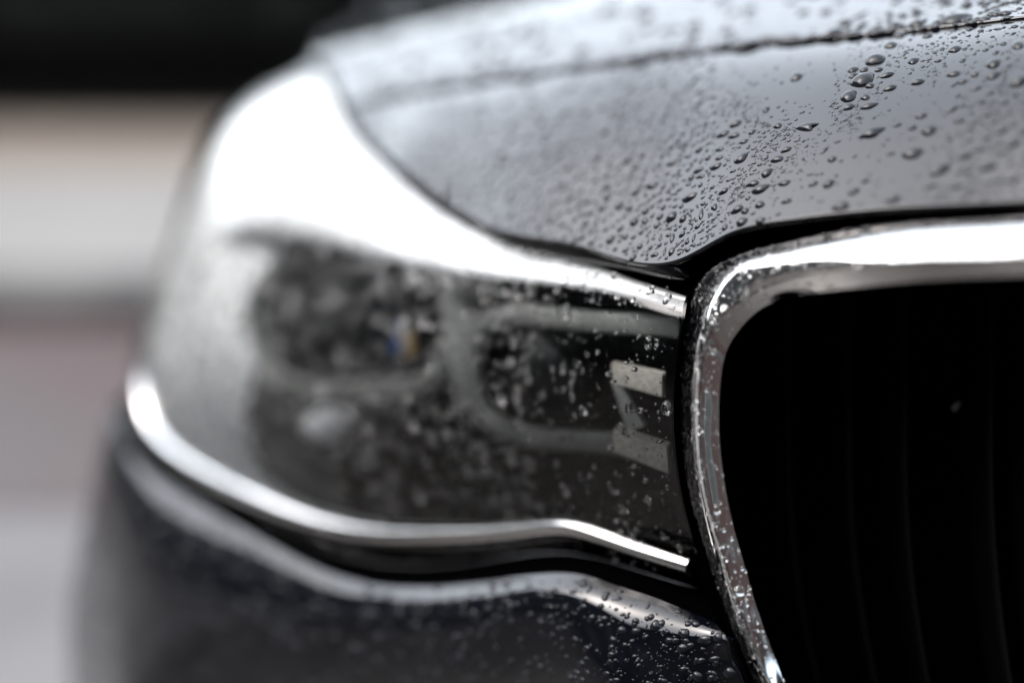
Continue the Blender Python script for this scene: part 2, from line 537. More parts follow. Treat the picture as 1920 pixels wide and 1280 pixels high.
def dome(c, r_, name, mat, sx=1, sz=1, n=20, parent=None):
    c = pt(*c)
    D = []
    for i in range(n // 2 + 1):
        a = math.pi * i / (n // 2)
        D.append([(c[0] + r_ * sx * math.sin(a) * math.cos(b), c[1] + r_ * 0.8 * math.cos(a), c[2] + r_ * sz * math.sin(a) * math.sin(b)) for b in np.linspace(0, 2 * math.pi, n + 1)[:-1]])
    mb = MB(); mb.grid(np.array(D), closed_v=True)
    return mb.build(name, mat, parent or head)

def bar(path, rad, name, mat, n=160):
    P = curve(pts(path), n)
    tg = np.gradient(P, axis=0); tg /= np.linalg.norm(tg, axis=1, keepdims=True)
    vw = (C0 - P) / np.linalg.norm(C0 - P, axis=1, keepdims=True)
    sd = np.cross(tg, vw); sd /= np.linalg.norm(sd, axis=1, keepdims=True)
    fw = np.cross(sd, tg)
    r_ = np.interp(np.linspace(0, 1, n), np.linspace(0, 1, len(rad)), rad)[:, None]
    mb = MB(); mb.grid(np.array([P + sd * r_ * math.cos(a) + fw * r_ * .8 * math.sin(a) for a in np.linspace(0, 2 * math.pi, 21)]))
    return mb.build(name, mat, head)
bp = [(310, 540), (280, 620), (268, 700), (280, 780), (318, 842), (400, 898), (480, 936), (600, 982), (725, 1003), (820, 1004), (912, 1001), (1000, 993), (1066, 990), (1110, 1000), (1186, 1027), (1292, 1061)]
bar([(a, b, lens_depth(a, b) - .0005) for a, b in bp], [.0015, .0040, .0062, .0070, .0068, .0058, .0050, .0046, .0043, .0042, .0040, .0040], 'trim_strip', M['chrome_soft'])
dome((660, 605, .86), .030, 'projector', M['bulbglass'])
dome((1060, 690, .735), .028, 'projector', M['bulbglass'])
dome((618, 797, .806), .0140, 'white_dome', M['white'], 1.15, .8)  # plain white dome low in the lamp
dome((757, 636, .79), .0075, 'prismatic_highlight', M['white'], .55, 1.7)  # white, blue and amber domes paint in a prismatic highlight
dome((745, 640, .786), .0050, 'prismatic_highlight', M['blue'], .4, 2.3)
dome((770, 650, .786), .0040, 'prismatic_highlight', M['amber'], .5, 1.9)

def plate(c4, d, th, name, mat):
    a = [pt(x, y, dd) for (x, y), dd in zip(c4, d)]
    n_ = inward * th
    V = a + [p + n_ for p in a]
    mb = MB(); mb.add(V, [(0, 1, 2, 3), (7, 6, 5, 4), (0, 4, 5, 1), (1, 5, 6, 2), (2, 6, 7, 3), (3, 7, 4, 0)])
    o = mb.build(name, mat, head, smooth=False)
    return o
plate([(1145, 684), (1241, 704), (1241, 744), (1150, 718)], [.640, .622, .622, .640], .006, 'bracket', M['plate'])
plate([(1150, 806), (1250, 838), (1254, 888), (1150, 846)], [.640, .620, .620, .640], .006, 'bracket', M['plate'])
plate([(1146, 718), (1166, 724), (1208, 800), (1176, 808)], [.646, .644, .636, .642], .004, 'bracket', M['ring'])

# -- bumper under the headlight
BUMG = [
    [(1340, 1166, .612), (1352, 1186, .594), (1362, 1222, .5922), (1396, 1300, .5862), (1455, 1450, .5760), (1560, 1900, .56)],
    [(1238, 1126, .622), (1238, 1146, .606), (1242, 1196, .6038), (1256, 1290, .5928), (1300, 1450, .5765), (1390, 1900, .57)],
    [(1150, 1096, .632), (1150, 1114, .620), (1150, 1150, .611), (1150, 1285, .592), (1165, 1450, .580), (1200, 1900, .60)],
    [(1062, 1074, .648), (1062, 1092, .636), (1060, 1116, .626), (1050, 1280, .619), (1050, 1450, .618), (1050, 1900, .63)],
    [(912, 1088, .684), (912, 1107, .671), (904, 1142, .657), (890, 1280, .652), (880, 1450, .654), (860, 1900, .67)],
    [(694, 1093, .746), (694, 1112, .732), (684, 1156, .715), (668, 1280, .709), (650, 1450, .712), (630, 1900, .73)],
    [(537, 1038, .796), (537, 1057, .782), (524, 1108, .764), (500, 1280, .756), (480, 1450, .76), (460, 1900, .78)],
    [(412, 968, .850), (412, 988, .838), (398, 1046, .820), (366, 1280, .81), (345, 1450, .81), (320, 1900, .83)],
    [(306, 906, .900), (306, 926, .889), (290, 976, .874), (250, 1280, .862), (235, 1450, .862), (215, 1900, .88)],
    [(236, 838, .945), (228, 860, .936), (210, 915, .926), (168, 1200, .920), (165, 1430, .922), (150, 1900, .93)],
    [(212, 778, .985), (196, 800, .978), (176, 880, .972), (122, 1150, .980), (128, 1330, .990), (120, 1800, .99)],
    [(232, 742, 1.05), (214, 756, 1.05), (200, 860, 1.06), (150, 1120, 1.08), (155, 1300, 1.08), (150, 1700, 1.08)],
    [(300, 720, 1.16), (290, 740, 1.18), (280, 850, 1.20), (250, 1080, 1.22), (250, 1250, 1.22), (250, 1600, 1.22)],
]
BUMG = [[(a, b, c + f * min(1, .25 + ci / 5)) for (a, b, c), f in zip(cc, ((0, 0, .001, .022, .050, .12) if ci not in (7, 8) else ((0, 0, .001, .012, .035, .10) if ci == 7 else (0, 0, -.004, -.002, .02, .08))))] for ci, cc in enumerate(BUMG)]
BUMG = [[(c[0][0], c[0][1], c[1][2] + .009), c[1], (c[2][0], c[2][1], c[1][2] - (.42 if 2 <= ci <= 6 else 1) * (c[1][2] - c[2][2]))] + c[3:] for ci, c in enumerate(BUMG)]
G = np.array([pts(c) for c in BUMG])
G = np.stack([G[:, 0], G[:, 1], G[:, 2], G[:, 2] * .65 + G[:, 3] * .35, G[:, 3], G[:, 3] * .5 + G[:, 4] * .5, G[:, 4], G[:, 4] * .5 + G[:, 5] * .5, G[:, 5]], axis=1)
bot = G[:, -1:].copy(); bot[..., 2] = 0.17; bot[..., 1] += 0.05
G = np.concatenate([G, bot], axis=1)
BUM = patch(np.swapaxes(G, 0, 1), 190, 260, smooth=140)
BMN = normals(BUM)
mb = MB(); mb.grid(BUM)
add_lips(mb, BUM, ['top', 'bottom', 'left'], 0.008, 0.0015, BMN)
mb.build('bumper', M['paint'], car)

# -- fender running back behind the headlight, turned away from the camera
FG = [[(594, 112, 1.045), (440, 244, 1.13), (350, 464, 1.13), (296, 720, 1.13), (250, 1080, 1.22), (250, 1600, 1.22)],
      [(618, 78, 1.125), (500, 200, 1.20), (410, 440, 1.22), (360, 720, 1.24), (320, 1080, 1.30), (320, 1500, 1.30)],
      [(695, 26, 1.285), (600, 130, 1.38), (520, 380, 1.42), (480, 650, 1.44), (450, 980, 1.45), (450, 1350, 1.45)],
      [(806, -45, 1.61), (730, 40, 1.68), (660, 280, 1.75), (640, 500, 1.8), (620, 800, 1.8), (620, 1100, 1.8)]]
FD = patch(np.swapaxes(np.array([pts(c) for c in FG]), 0, 1), 50, 60)
mb = MB(); mb.grid(FD)
mb.build('fender', M['paint'], car)

# -- seals and dark recesses in the gaps
lt = [c[0] for c in LENSG]
lb = [c[-1] for c in LENSG]
edgeN = [low[i] for i in range(6, 13)] + [(590, 118, 1.03)]
strip([shift(edgeN, 0, 6, .008), shift(edgeN, 4, 22, .016), shift(lt[:10:1][:9], 0, -2, .006)], 160, 'bonnet_seal', M['black'], car)
# lower lip of the nose panel that shows as a dark glossy ledge above the lens
ed2 = [(1290, 508, .606), (1262, 500, .604), (1172, 481, .629), (1085, 466, .653), (1000, 452, .682), (940, 434, .702), (880, 406, .733)]
strip([ed2, shift(ed2, 2, 14, .000), shift(ed2, 2, 26, .006)], 120, 'bonnet_lip', M['gloss'], car)
gapR = [c for c in LENSG[0]]
outl = [(1300, 546, .612), (1286, 597, .612), (1276, 700, .610), (1276, 830, .610), (1308, 987, .612), (1352, 1120, .614)]
strip([shift(gapR, -4, 0, .004), shift(gapR, 8, 0, .022), shift(outl, 6, 0, .004)], 100, 'lens_seal', M['black'], car)
be = [c[0] for c in BUMG[:11]]
strip([[(a, b, c + .003) for a, b, c in lb[:9]], [(1345, 1140, .625), (1206, 1096, .645), (1078, 1062, .67), (914, 1072, .71), (722, 1080, .765), (540, 1024, .822), (398, 955, .885), (296, 880, .955), (240, 810, 1.02)],
       shift(be, 0, 2, .004)], 160, 'bumper_seal', M['matte'], car)
# recess above the grille frame
nl = [low[i] for i in range(0, 7)]
strip([shift(nl, 0, 4, .008), shift(nl, 0, 30, .045), [(2300, 402, .500), (1920, 414, .538), (1725, 424, .556), (1590, 440, .572), (1460, 466, .588), (1370, 494, .600), (1300, 545, .615)]],
      140, 'grille_recess', M['matte'], car)
# triangle between nose tip, lens and chrome
strip([[(1240, 500, .616), (1300, 512, .618), (1400, 470, .618)], [(1250, 560, .622), (1305, 570, .622), (1360, 520, .62)]], 20, 'corner_filler', M['matte'], car)
strip([[(1290, 1030, .618), (1330, 1130, .62), (1350, 1200, .62), (1420, 1330, .61)], [(1330, 1020, .618), (1375, 1130, .62), (1400, 1200, .62), (1470, 1330, .61)]], 20, 'corner_filler', M['matte'], car)

# -- grille frame: long guides lofted into one closed chrome moulding
ST = [  # outer back, outer shoulder, crest, inner edge
    ((2300, 396, .484), (2300, 408, .472), (2300, 470, .462), (2300, 503, .467)),
    ((1920, 405, .522), (1920, 419, .510), (1920, 480, .500), (1920, 515, .505)),
    ((1725, 415, .541), (1725, 430, .530), (1727, 486, .520), (1730, 526, .525)),
    ((1585, 432, .556), (1590, 449, .545), (1600, 497, .535), (1612, 538, .540)),
    ((1450, 460, .573), (1462, 475, .562), (1500, 514, .552), (1525, 549, .557)),
    ((1365, 487, .586), (1384, 499, .575), (1430, 538, .564), (1462, 562, .569)),
    ((1322, 517, .594), (1346, 534, .583), (1386, 563, .571), (1417, 586, .576)),
    ((1302, 552, .600), (1325, 570, .589), (1345, 592, .575), (1380, 626, .580)),
    ((1289, 600, .604), (1316, 612, .592), (1325, 628, .577), (1360, 664, .582)),
    ((1280, 655, .606), (1308, 665, .593), (1314, 680, .577), (1351, 715, .590)),
    ((1275, 725, .606), (1304, 733, .592), (1309, 742, .576), (1348, 765, .589)),
    ((1276, 805, .606), (1304, 808, .591), (1309, 810, .575), (1349, 820, .588)),
    ((1286, 893, .605), (1312, 893, .590), (1316, 894, .574), (1358, 902, .587)),
    ((1309, 985, .604), (1331, 984, .589), (1336, 984, .573), (1376, 990, .586)),
    ((1334, 1063, .602), (1354, 1060, .587), (1358, 1058, .571), (1397, 1064, .584)),
    ((1361, 1143, .599), (1379, 1139, .584), (1383, 1137, .569), (1421, 1145, .581)),
    ((1389, 1214, .596), (1407, 1209, .582), (1411, 1208, .566), (1446, 1214, .578)),
    ((1415, 1275, .593), (1433, 1269, .579), (1437, 1267, .563), (1469, 1272, .575)),
    ((1480, 1400, .588), (1500, 1392, .573), (1505, 1388, .556), (1540, 1390, .568)),
    ((1570, 1520, .580), (1590, 1505, .566), (1596, 1498, .549), (1625, 1485, .560)),
    ((1720, 1590, .570), (1730, 1570, .556), (1733, 1560, .540), (1745, 1530, .550)),
    ((1950, 1600, .552), (1950, 1580, .538), (1950, 1570, .522), (1950, 1535, .532)),
    ((2200, 1560, .532), (2195, 1540, .518), (2190, 1530, .505), (2175, 1495, .512)),
    ((2360, 1420, .520), (2345, 1410, .506), (2335, 1405, .493), (2300, 1385, .500)),
    ((2430, 1150, .512), (2412, 1150, .498), (2402, 1150, .485), (2365, 1150, .492)),
    ((2450, 850, .508), (2432, 850, .494), (2422, 850, .480), (2385, 850, .488)),
    ((2440, 600, .505), (2422, 600, .492), (2412, 600, .478), (2375, 620, .485)),
    ((2400, 450, .494), (2385, 462, .482), (2378, 500, .471), (2350, 535, .487)),
]
lean = lambda p: (p[0], p[1], p[2] + (.00003 * min(600, p[1] - 700) if p[1] > 700 else 0))
ST = [tuple(lean(p) for p in q_) for q_ in ST]
ST = [(a, b, c, (d[0], d[1], c[2] + .0028)) for a, b, c, d in ST]
GU = np.array([[pt(*q) for q in s_] for s_ in ST])          # stations, 4, 3
n_st = 420
GUc = np.concatenate([GU[-3:], GU, GU[:3]])
tk = chord(GUc)
t0, t1 = tk[3], tk[3 + len(GU)]
Gd = spline(tk, GUc, np.linspace(t0, t1, n_st + 1)[:-1])
g0, g1, g2, g5 = (Gd[:, i] for i in range(4))
# local frame of the cross-section
tg = np.roll(g2, -1, 0) - np.roll(g2, 1, 0); tg /= np.linalg.norm(tg, axis=1, keepdims=True)
prof = []
prof.append(g0 + FWD * 0.012)
prof.append(g0)
m1 = (g0 * .5 + g1 * .5)
nrm1 = np.cross(tg, g1 - g0); nrm1 /= np.linalg.norm(nrm1, axis=1, keepdims=True)
if (nrm1 * (C0 - g0)).sum(1).mean() < 0: nrm1 = -nrm1
# outer channel: step, hollow, step
prof += [g0 * .75 + g1 * .25 + nrm1 * .0006, g0 * .62 + g1 * .38 - nrm1 * .0012, g0 * .40 + g1 * .60 - nrm1 * .0012, g0 * .30 + g1 * .70 + nrm1 * .0004, g1]
nrm2 = np.cross(tg, g2 - g1); nrm2 /= np.linalg.norm(nrm2, axis=1, keepdims=True)
if (nrm2 * (C0 - g1)).sum(1).mean() < 0: nrm2 = -nrm2
wid = np.linalg.norm(g2 - g1, axis=1, keepdims=True)
for q in (.08, .2, .35, .5, .65, .8, .92):
    prof.append(g1 * (1 - q) + g2 * q + nrm2 * wid * 0.13 * math.sin(math.pi * q) ** 0.8)
prof.append(g2)
nrm3 = np.cross(tg, g5 - g2); nrm3 /= np.linalg.norm(nrm3, axis=1, keepdims=True)
if (nrm3 * (C0 - g2)).sum(1).mean() < 0: nrm3 = -nrm3
def L3(q, h): return g2 * (1 - q) + g5 * q + nrm3 * h
prof += [L3(.04, -.0001), L3(.06, -.0016), L3(.11, -.0016), L3(.13, -.00004), L3(.25, .00005), L3(.40, .00008), L3(.60, .00008), L3(.75, .00005), L3(.90, .00001), g5]
prof += [g5 + FWD * .003 , g5 + FWD * .012, g5 + FWD * .016 + (g5 - g2) * .2]
FR = np.array(prof)
# densify the section for smooth highlights
FRd = []
for i in range(len(FR) - 1):
    FRd += [FR[i], FR[i] * .5 + FR[i + 1] * .5]
FRd.append(FR[-1])
FRd = np.array(FRd)
mb = MB(); mb.grid(FRd[:13], closed_v=True)
mb.build('frame_surround', M['gloss2'], car)
mb = MB(); mb.grid(FRd[12:], closed_v=True)
frame_o = mb.build('grille_frame', M['chrome'], car)
md = frame_o.modifiers.new('edge', 'EDGE_SPLIT'); md.split_angle = R(38)

# grille opening: dark tub and blades
gi = g5 + FWD * .014 + (g5 - g2) * .15
cen = gi.mean(axis=0)
mb = MB()
mb.grid(np.array([gi, gi + FWD * .05 + (cen - gi) * .02, gi + FWD * .13 + (cen - gi) * .05, gi + FWD * .13 + (cen - gi) * 0.999]), closed_v=True)
mb.build('grille_tub', M['matte'], car)
for k, x in enumerate((1480, 1595, 1700, 1862, 1935, 2020, 2125, 2230)):
    d0 = .640 - (x - 1480) * .00011
    y0, y1 = 470, 1490 + (0 if x > 1600 else -60)
    rows = []
    for y in np.linspace(y0, y1, 14):
        xo = (0 if y < 850 else (y - 850) ** 2 * .0003) * (1 - k / 9)
        c = pt(x + xo, y, d0 + .02)
        q = []
        for a in np.linspace(0, 2 * math.pi, 11)[:-1]:
            q.append(c + RT * .0028 * math.cos(a) + FWD * (.018 + .018 * math.sin(a)))
        rows.append(q)
    mb = MB(); mb.grid(np.array(rows), closed_v=True)
    mb.build('grille_blade', M['blade'], car)

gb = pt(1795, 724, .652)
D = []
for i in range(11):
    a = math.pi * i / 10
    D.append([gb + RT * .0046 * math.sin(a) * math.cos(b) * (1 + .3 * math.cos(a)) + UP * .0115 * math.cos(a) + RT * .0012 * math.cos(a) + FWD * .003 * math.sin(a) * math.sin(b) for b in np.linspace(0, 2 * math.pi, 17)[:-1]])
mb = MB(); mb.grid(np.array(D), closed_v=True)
clip = mb.build('grille_glint', M['ring'], car)  # pale solid shape standing in for a blurred glint
stalk_mb = MB()
gc = pt(1797, 742, .650)
stalk_mb.grid(np.array([[gc + FWD * q + RT * .0012 * math.cos(b) + UP * .0012 * math.sin(b) for b in np.linspace(0, 2 * math.pi, 9)[:-1]] for q in (.0, .03, .09)]), closed_v=True)
stalk_mb.build('glint_stalk', M['matte'], car)  # dark stalk added to carry the glint shape

# dark core behind grille and bumper, so that nothing shows through beside them
cx = np.linspace(.10, .46, 30)
cy = .72 - .28 * (cx - .10) - .10 * np.clip(cx - .3, 0, 1)
core = np.array([[(x, y + dy, z) for x, y in zip(cx, cy)] for z, dy in ((.735, .02), (.70, .0), (.40, -.01), (.17, .03))])
mb = MB(); mb.grid(core)
mb.build('front_core', M['matte'], car)
lx = np.linspace(.115, .50, 40)
ly = .545 - .30 * (lx - .115)
low_p = np.array([[(x, y + dy, z) for x, y in zip(lx, ly)] for z, dy in ((.452, .06), (.46, .01), (.452, -.004), (.40, -.012), (.28, .0), (.17, .05))])
mb = MB(); mb.grid(patch(low_p, 40, 60))
mb.build('lower_apron', M['paint'], car)

# ------------------------------------------------------------------ water beads
SURF = {}
def reg(name, D, N):
    x, y, d = bearings(D)
    face = (N * (C0 - D)).sum(2) > 0
    cells = {}
    for i, j in zip(*np.nonzero(face)):
        cells.setdefault((int(x[i, j] // 8), int(y[i, j] // 8)), []).append((i, j))
    SURF[name] = dict(D=D, N=N, x=x, y=y, d=d, cells=cells)
reg('nose', NOSE, NN); reg('bonnet', BON, BN); reg('lens', LEN, LN); reg('bumper', BUM, BMN)
FN = normals(FRd)
v_ = np.cross(np.gradient(FRd, axis=0), np.gradient(FRd, axis=1)); v_ /= np.linalg.norm(v_, axis=2, keepdims=True) + 1e-12
mid_ = (v_[14:24] * (C0 - FRd[14:24])).sum(2).mean()
FN = v_ if mid_ > 0 else -v_
reg('frame', FRd, FN)

def locate(s_, x, y, margin=0):
    q = SURF[s_]
    cx, cy = int(x // 8), int(y // 8)
    best = None
    for ax in (-1, 0, 1):
        for ay in (-1, 0, 1):
            for i, j in q['cells'].get((cx + ax, cy + ay), ()):
                e_ = (q['x'][i, j] - x) ** 2 + (q['y'][i, j] - y) ** 2
                if best is None or e_ < best[0]: best = (e_, i, j)
    if best is None: return None
    e_, i, j = best
    ni, nj = q['x'].shape
    if margin and s_ != 'frame' and (i < margin or j < margin or i > ni - 1 - margin or j > nj - 1 - margin): return None
    i = min(max(i, 1), ni - 2); j = min(max(j, 1), nj - 2)
    P, N = q['D'][i, j], q['N'][i, j]
    # slide inside the tangent plane to the exact bearing
    ray = FWD + (x - 960) * K * RT + (640 - y) * K * UP
    den = ray @ N
    if abs(den) < .05: return P, N
    tt = ((P - C0) @ N) / den
    P2 = C0 + ray * tt
    if np.linalg.norm(P2 - P) > .008: P2 = P
    return P2, N

def bead(P, N, a1, a2, r1, r2, h=0.52, seg=14, rings=4, wob=0.1, outline=None, sink=0.0003, seed=0):
    """a drop: outline in the tangent plane (a1, a2), a cap with a contact angle of about 65 degrees"""
    rr = random.Random(seed)
    p2, p3, p5 = rr.uniform(0, 6.28), rr.uniform(0, 6.28), rr.uniform(0, 6.28)
    V = []
    tc = R(66)
    rad = [1.0]
    hh = min(r1, r2) * h / 0.64
    offx, offy = rr.uniform(-.10, .10) * r1, rr.uniform(-.10, .10) * r2
    lev = [(1.0, -sink / max(hh, 1e-6) * 1.0)]
    for i in range(rings):
        th = tc * (1 - i / rings)
        lev.append((math.sin(th) / math.sin(tc), (math.cos(th) - math.cos(tc)) / math.sin(tc)))
    for L_, (rf, zf) in enumerate(lev):
        for k in range(seg):
            f = 2 * math.pi * k / seg
            if outline:
                m = outline(f)
                m = 1 + (m - 1) * (rf ** 1.5)
            else:
                m = 1 + wob * (.6 * math.sin(2 * f + p2) + .5 * math.sin(3 * f + p3) + .25 * math.sin(5 * f + p5)) * rf
            V.append(P + a1 * (r1 * rf * m * math.cos(f) + offx * (1 - rf)) + a2 * (r2 * rf * m * math.sin(f) + offy * (1 - rf)) + N * hh * zf)
    V.append(P + a1 * offx + a2 * offy + N * hh * (1 - math.cos(tc)) / math.sin(tc))
    F = []
    nl_ = len(lev)
    for i in range(nl_ - 1):
        for k in range(seg):
            k2 = (k + 1) % seg
            F.append((i * seg + k, i * seg + k2, (i + 1) * seg + k2, (i + 1) * seg + k))
    top = nl_ * seg
    for k in range(seg):
        F.append(((nl_ - 1) * seg + k, (nl_ - 1) * seg + (k + 1) % seg, top))
    # bottom cap, below the paint
    F.append(tuple(reversed(range(seg))))
    return np.array(V), F

def frame_at(P, N, ang):
    """tangent axes: a1 shows along the given bearing angle (degrees, up to the right)"""
    ray = P - C0; ray = ray / np.linalg.norm(ray)
    dirv = RT * math.cos(R(ang)) + UP * math.sin(R(ang))
    den = ray @ N
    a1 = dirv - ray * (dirv @ N) / (den if abs(den) > .12 else math.copysign(.12, den))
    a1 = a1 - N * (a1 @ N)
    f1 = np.linalg.norm(a1); a1 = a1 / f1
    a2 = np.cross(N, a1)
    pr = a2 - ray * (a2 @ ray)
    f2 = np.linalg.norm(pr)
    return a1, a2, min(f1, 2.2), max(f2, .4)

def screen_bead(s_, x, y, w_, h_, ang, margin=0, **kw):
    r_ = locate(s_, x, y, margin)
    if r_ is None: return None
    P, N = r_
    d = (P - C0) @ FWD
    a1, a2, f1, f2 = frame_at(P, N, ang)
    px = K * d
    return bead(P, N, a1, a2, w_ * px / 2 * f1, h_ * px / 2 / f2 * .85, **kw)

def horn1(f):  # boomerang-shaped drop with two horns at the right
    return 1 + .42 * max(0, math.cos(f - .5)) ** 10 + .30 * max(0, math.cos(f + 1.0)) ** 8 - .34 * max(0, math.cos(f + .2)) ** 6 + .25 * max(0, math.cos(f - 3.2)) ** 10 - .12
def horn2(f):
    return 1 + .65 * max(0, math.cos(f - .35)) ** 12 + .45 * max(0, math.cos(f - 3.35)) ** 12 - .35 * max(0, math.cos(f - 2.5)) ** 4 - .08
def tear(f):
    return 1 + .40 * max(0, math.cos(f - .25)) ** 14 - .05

# surveyed drops on the nose panel and bonnet: x, y, width, height, tilt (in a 1646-wide close-up)
CL = [(1008,258,95,60,20),(955,345,105,60,12),(895,415,78,50,20),(895,460,50,30,15),(980,455,80,32,10),(965,418,45,30,15),(985,368,45,28,20),
(912,300,50,30,10),(912,325,40,28,10),(1022,300,40,20,10),(960,300,40,25,5),(1075,195,60,35,5),(1115,150,60,40,5),(1060,322,60,28,18),
(1072,378,62,30,15),(1172,263,55,26,12),(1190,352,60,32,10),(1345,318,68,28,12),(1350,212,55,38,5),(1295,210,28,22,10),(1383,260,32,22,5),
(1278,262,34,16,5),(1515,275,70,48,22),(1515,325,75,35,8),(1435,320,45,26,12),(1380,352,50,26,5),(1525,226,35,22,8),(1558,188,36,18,8),
(1600,145,26,16,5),(1412,127,36,18,8),(1480,215,34,16,5),(1440,380,60,20,10),(1625,350,90,50,10),(1620,195,60,40,10),(1232,157,50,18,8),
(1347,162,32,15,0),(1205,498,55,28,8),(1238,560,76,48,10),(1168,547,42,28,12),(1103,536,38,22,8),(1368,518,52,28,8),(1338,470,62,26,25),
(1168,658,105,52,10),(1288,728,100,50,20),(1395,668,60,40,10),(1490,715,80,45,10),(1600,615,70,45,10),(1075,659,38,20,5),(823,683,44,30,15),
(790,645,45,20,35),(845,608,32,14,10),(878,516,26,14,10),(826,534,24,10,10),(590,540,42,28,25),(540,470,38,30,20),(480,567,34,24,15),
(670,330,60,40,20),(695,482,25,15,5),(432,680,72,38,40),(445,608,40,24,15),(626,642,50,28,18),(587,683,60,36,12),(543,742,58,38,22),
(513,706,24,18,5),(482,787,60,38,10),(478,746,22,14,5),(398,734,28,18,10),(380,773,26,16,10),(322,714,58,38,10),(338,677,40,26,10),
(250,730,50,32,15),(258,757,40,28,5),(355,575,55,40,10),(402,582,50,34,10),(410,530,60,35,15),(340,640,40,30,5),(618,785,56,34,8),
(742,788,50,26,12),(808,787,56,44,5),(728,748,32,16,0),(628,862,46,30,10),(513,878,46,38,15),(416,898,55,42,20),(450,905,38,34,15),
(462,850,26,22,5),(358,820,46,30,25),(318,888,36,30,40),(262,918,50,28,80),(210,847,72,44,22),(135,930,56,46,30),(184,938,42,32,60),
(85,930,32,32,20),(122,853,28,22,10),(150,885,25,20,10),(22,905,40,36,20),(20,947,36,32,40),(50,795,60,44,10),(135,700,50,36,10),
(205,670,34,26,5),(435,952,54,46,20),(363,975,30,30,30),(515,945,50,36,10),(230,1020,38,18,70),(180,1005,35,24,30),(138,1020,46,26,75),
(88,1018,36,18,80),(135,1078,44,30,70),(105,1078,38,18,75),(122,1008,25,25,0),(34,1035,25,14,70),(62,1092,34,28,0),(915,820,60,34,8),
(860,885,80,50,10),(1085,855,70,40,5),(965,775,36,26,5),(920,670,24,16,0),(485,915,22,18,5),(592,918,26,14,20),(645,735,20,10,0),
(1240,800,60,26,8),(1350,800,70,30,8),(1600,770,70,40,8),(1450,640,60,30,8),(1550,560,60,36,10),(1560,440,50,26,8),(1500,400,46,22,8)]
CLB = [(1350,92,165,46,8),(1185,112,80,36,8),(1090,122,80,36,10),(830,152,95,40,12),(1565,22,50,28,5),(1610,16,50,24,5),(1400,24,55,30,10),
(1315,22,45,22,15),(1565,66,65,24,10),(945,72,90,30,30),(1520,40,40,20,5),(1478,42,25,12,0),(650,180,80,28,5),(450,198,120,38,8),(200,238,80,30,5),
(560,190,70,26,5),(60,262,80,26,8),(860,8,60,24,20),(700,60,60,30,20),(1180,50,40,16,10),(1130,80,36,14,10),(1210,20,36,14,20)]
S1 = 720 / 1646.0
LAND = []
indiv = []    # (size on view, verts, faces, label, category words)
rest = MB()
restg = MB()

def add_individual(V, F, size, s_, x, y, w_, h_, ang, special=None):
    global s_cur
    s_cur = s_
    sz = 'large' if w_ > 34 else ('medium' if w_ > 20 else 'small')
    sh = 'upright' if ang > 50 else ('long flat' if w_ > 2.1 * h_ else ('oval' if w_ > 1.35 * h_ else 'round'))
    lab = special or (sz, sh, x, y, s_)
    if special: LAND.append((x, y, special, s_))
    indiv.append((size, V, F, lab))

SPECIAL = {0: 'uppermost of three largest raindrops in the cluster below the seam', 1: 'widest raindrop, in the middle of the cluster below the bonnet seam',
           2: 'lower left of the three largest raindrops in the cluster below the seam', 12: 'raindrop sitting right against the bonnet seam above the big cluster',
           18: 'shiny plump raindrop with a small companion near the seam, at upper right', 42: 'large flat raindrop alone on the smooth right part of the nose panel',
           43: 'large blurred raindrop just below the lone flat one at right', 32: 'large blurred raindrop cut by the right edge of the photo',
           89: 'large slanting oval raindrop left of the nose tip streak', 37: 'plump oval raindrop right of the heart-shaped one'}
LNAME = {SPECIAL[0]: 'the top cluster drop', SPECIAL[1]: 'the widest cluster drop', SPECIAL[42]: 'the flat lone drop',
         SPECIAL[18]: 'the shiny plump drop', SPECIAL[89]: 'the slanting drop',
         'boomerang-shaped raindrop alone in the smooth middle of the nose panel': 'the boomerang-shaped drop',
         'heart-shaped raindrop with a long horn on the smooth nose panel': 'the heart-shaped drop',
         'largest pear-shaped raindrop in the streak above the nose tip': 'the pear-shaped drop',
         'longest raindrop lying along the bonnet seam': 'the longest seam drop'}
heroes = []
for k, (x, y, w_, h_, a) in enumerate(CL):
    X, Y, W_, H_ = 1200 + x * S1, y * S1, w_ * S1, h_ * S1
    big = W_ > 12
    r_ = screen_bead('nose', X, Y, W_, H_, a + 4, seg=28 if big else 18, rings=7 if big else 5, wob=.13, seed=k)
    if r_:
        add_individual(*r_, W_ * H_, 'nose', X, Y, W_, H_, a, SPECIAL.get(k)); heroes.append((X, Y, W_))
for (x, y, w_, h_, a, fn, lab) in [(715, 545, 88, 50, 4, horn1, 'boomerang-shaped raindrop alone in the smooth middle of the nose panel'),
                                   (990, 572, 88, 54, 12, horn2, 'heart-shaped raindrop with a long horn on the smooth nose panel'),
                                   (511, 812, 74, 52, 15, tear, 'largest pear-shaped raindrop in the streak above the nose tip')]:
    X, Y, W_, H_ = 1200 + x * S1, y * S1, w_ * S1, h_ * S1
    r_ = screen_bead('nose', X, Y, W_, H_, a, seg=48, rings=8, outline=fn, seed=3)
    add_individual(*r_, W_ * H_, 'nose', X, Y, W_, H_, a, lab); heroes.append((X, Y, W_))
for k, (x, y, w_, h_, a) in enumerate(CLB):
    X, Y, W_, H_ = 1200 + x * S1, y * S1 - 3, w_ * S1, h_ * S1
    r_ = screen_bead('bonnet', X, Y, W_, H_, a, seg=28, rings=6, wob=.14, seed=500 + k)
    if r_: add_individual(*r_, W_ * H_, 'bonnet', X, Y, W_, H_, a, 'longest raindrop lying along the bonnet seam' if k == 0 else None)

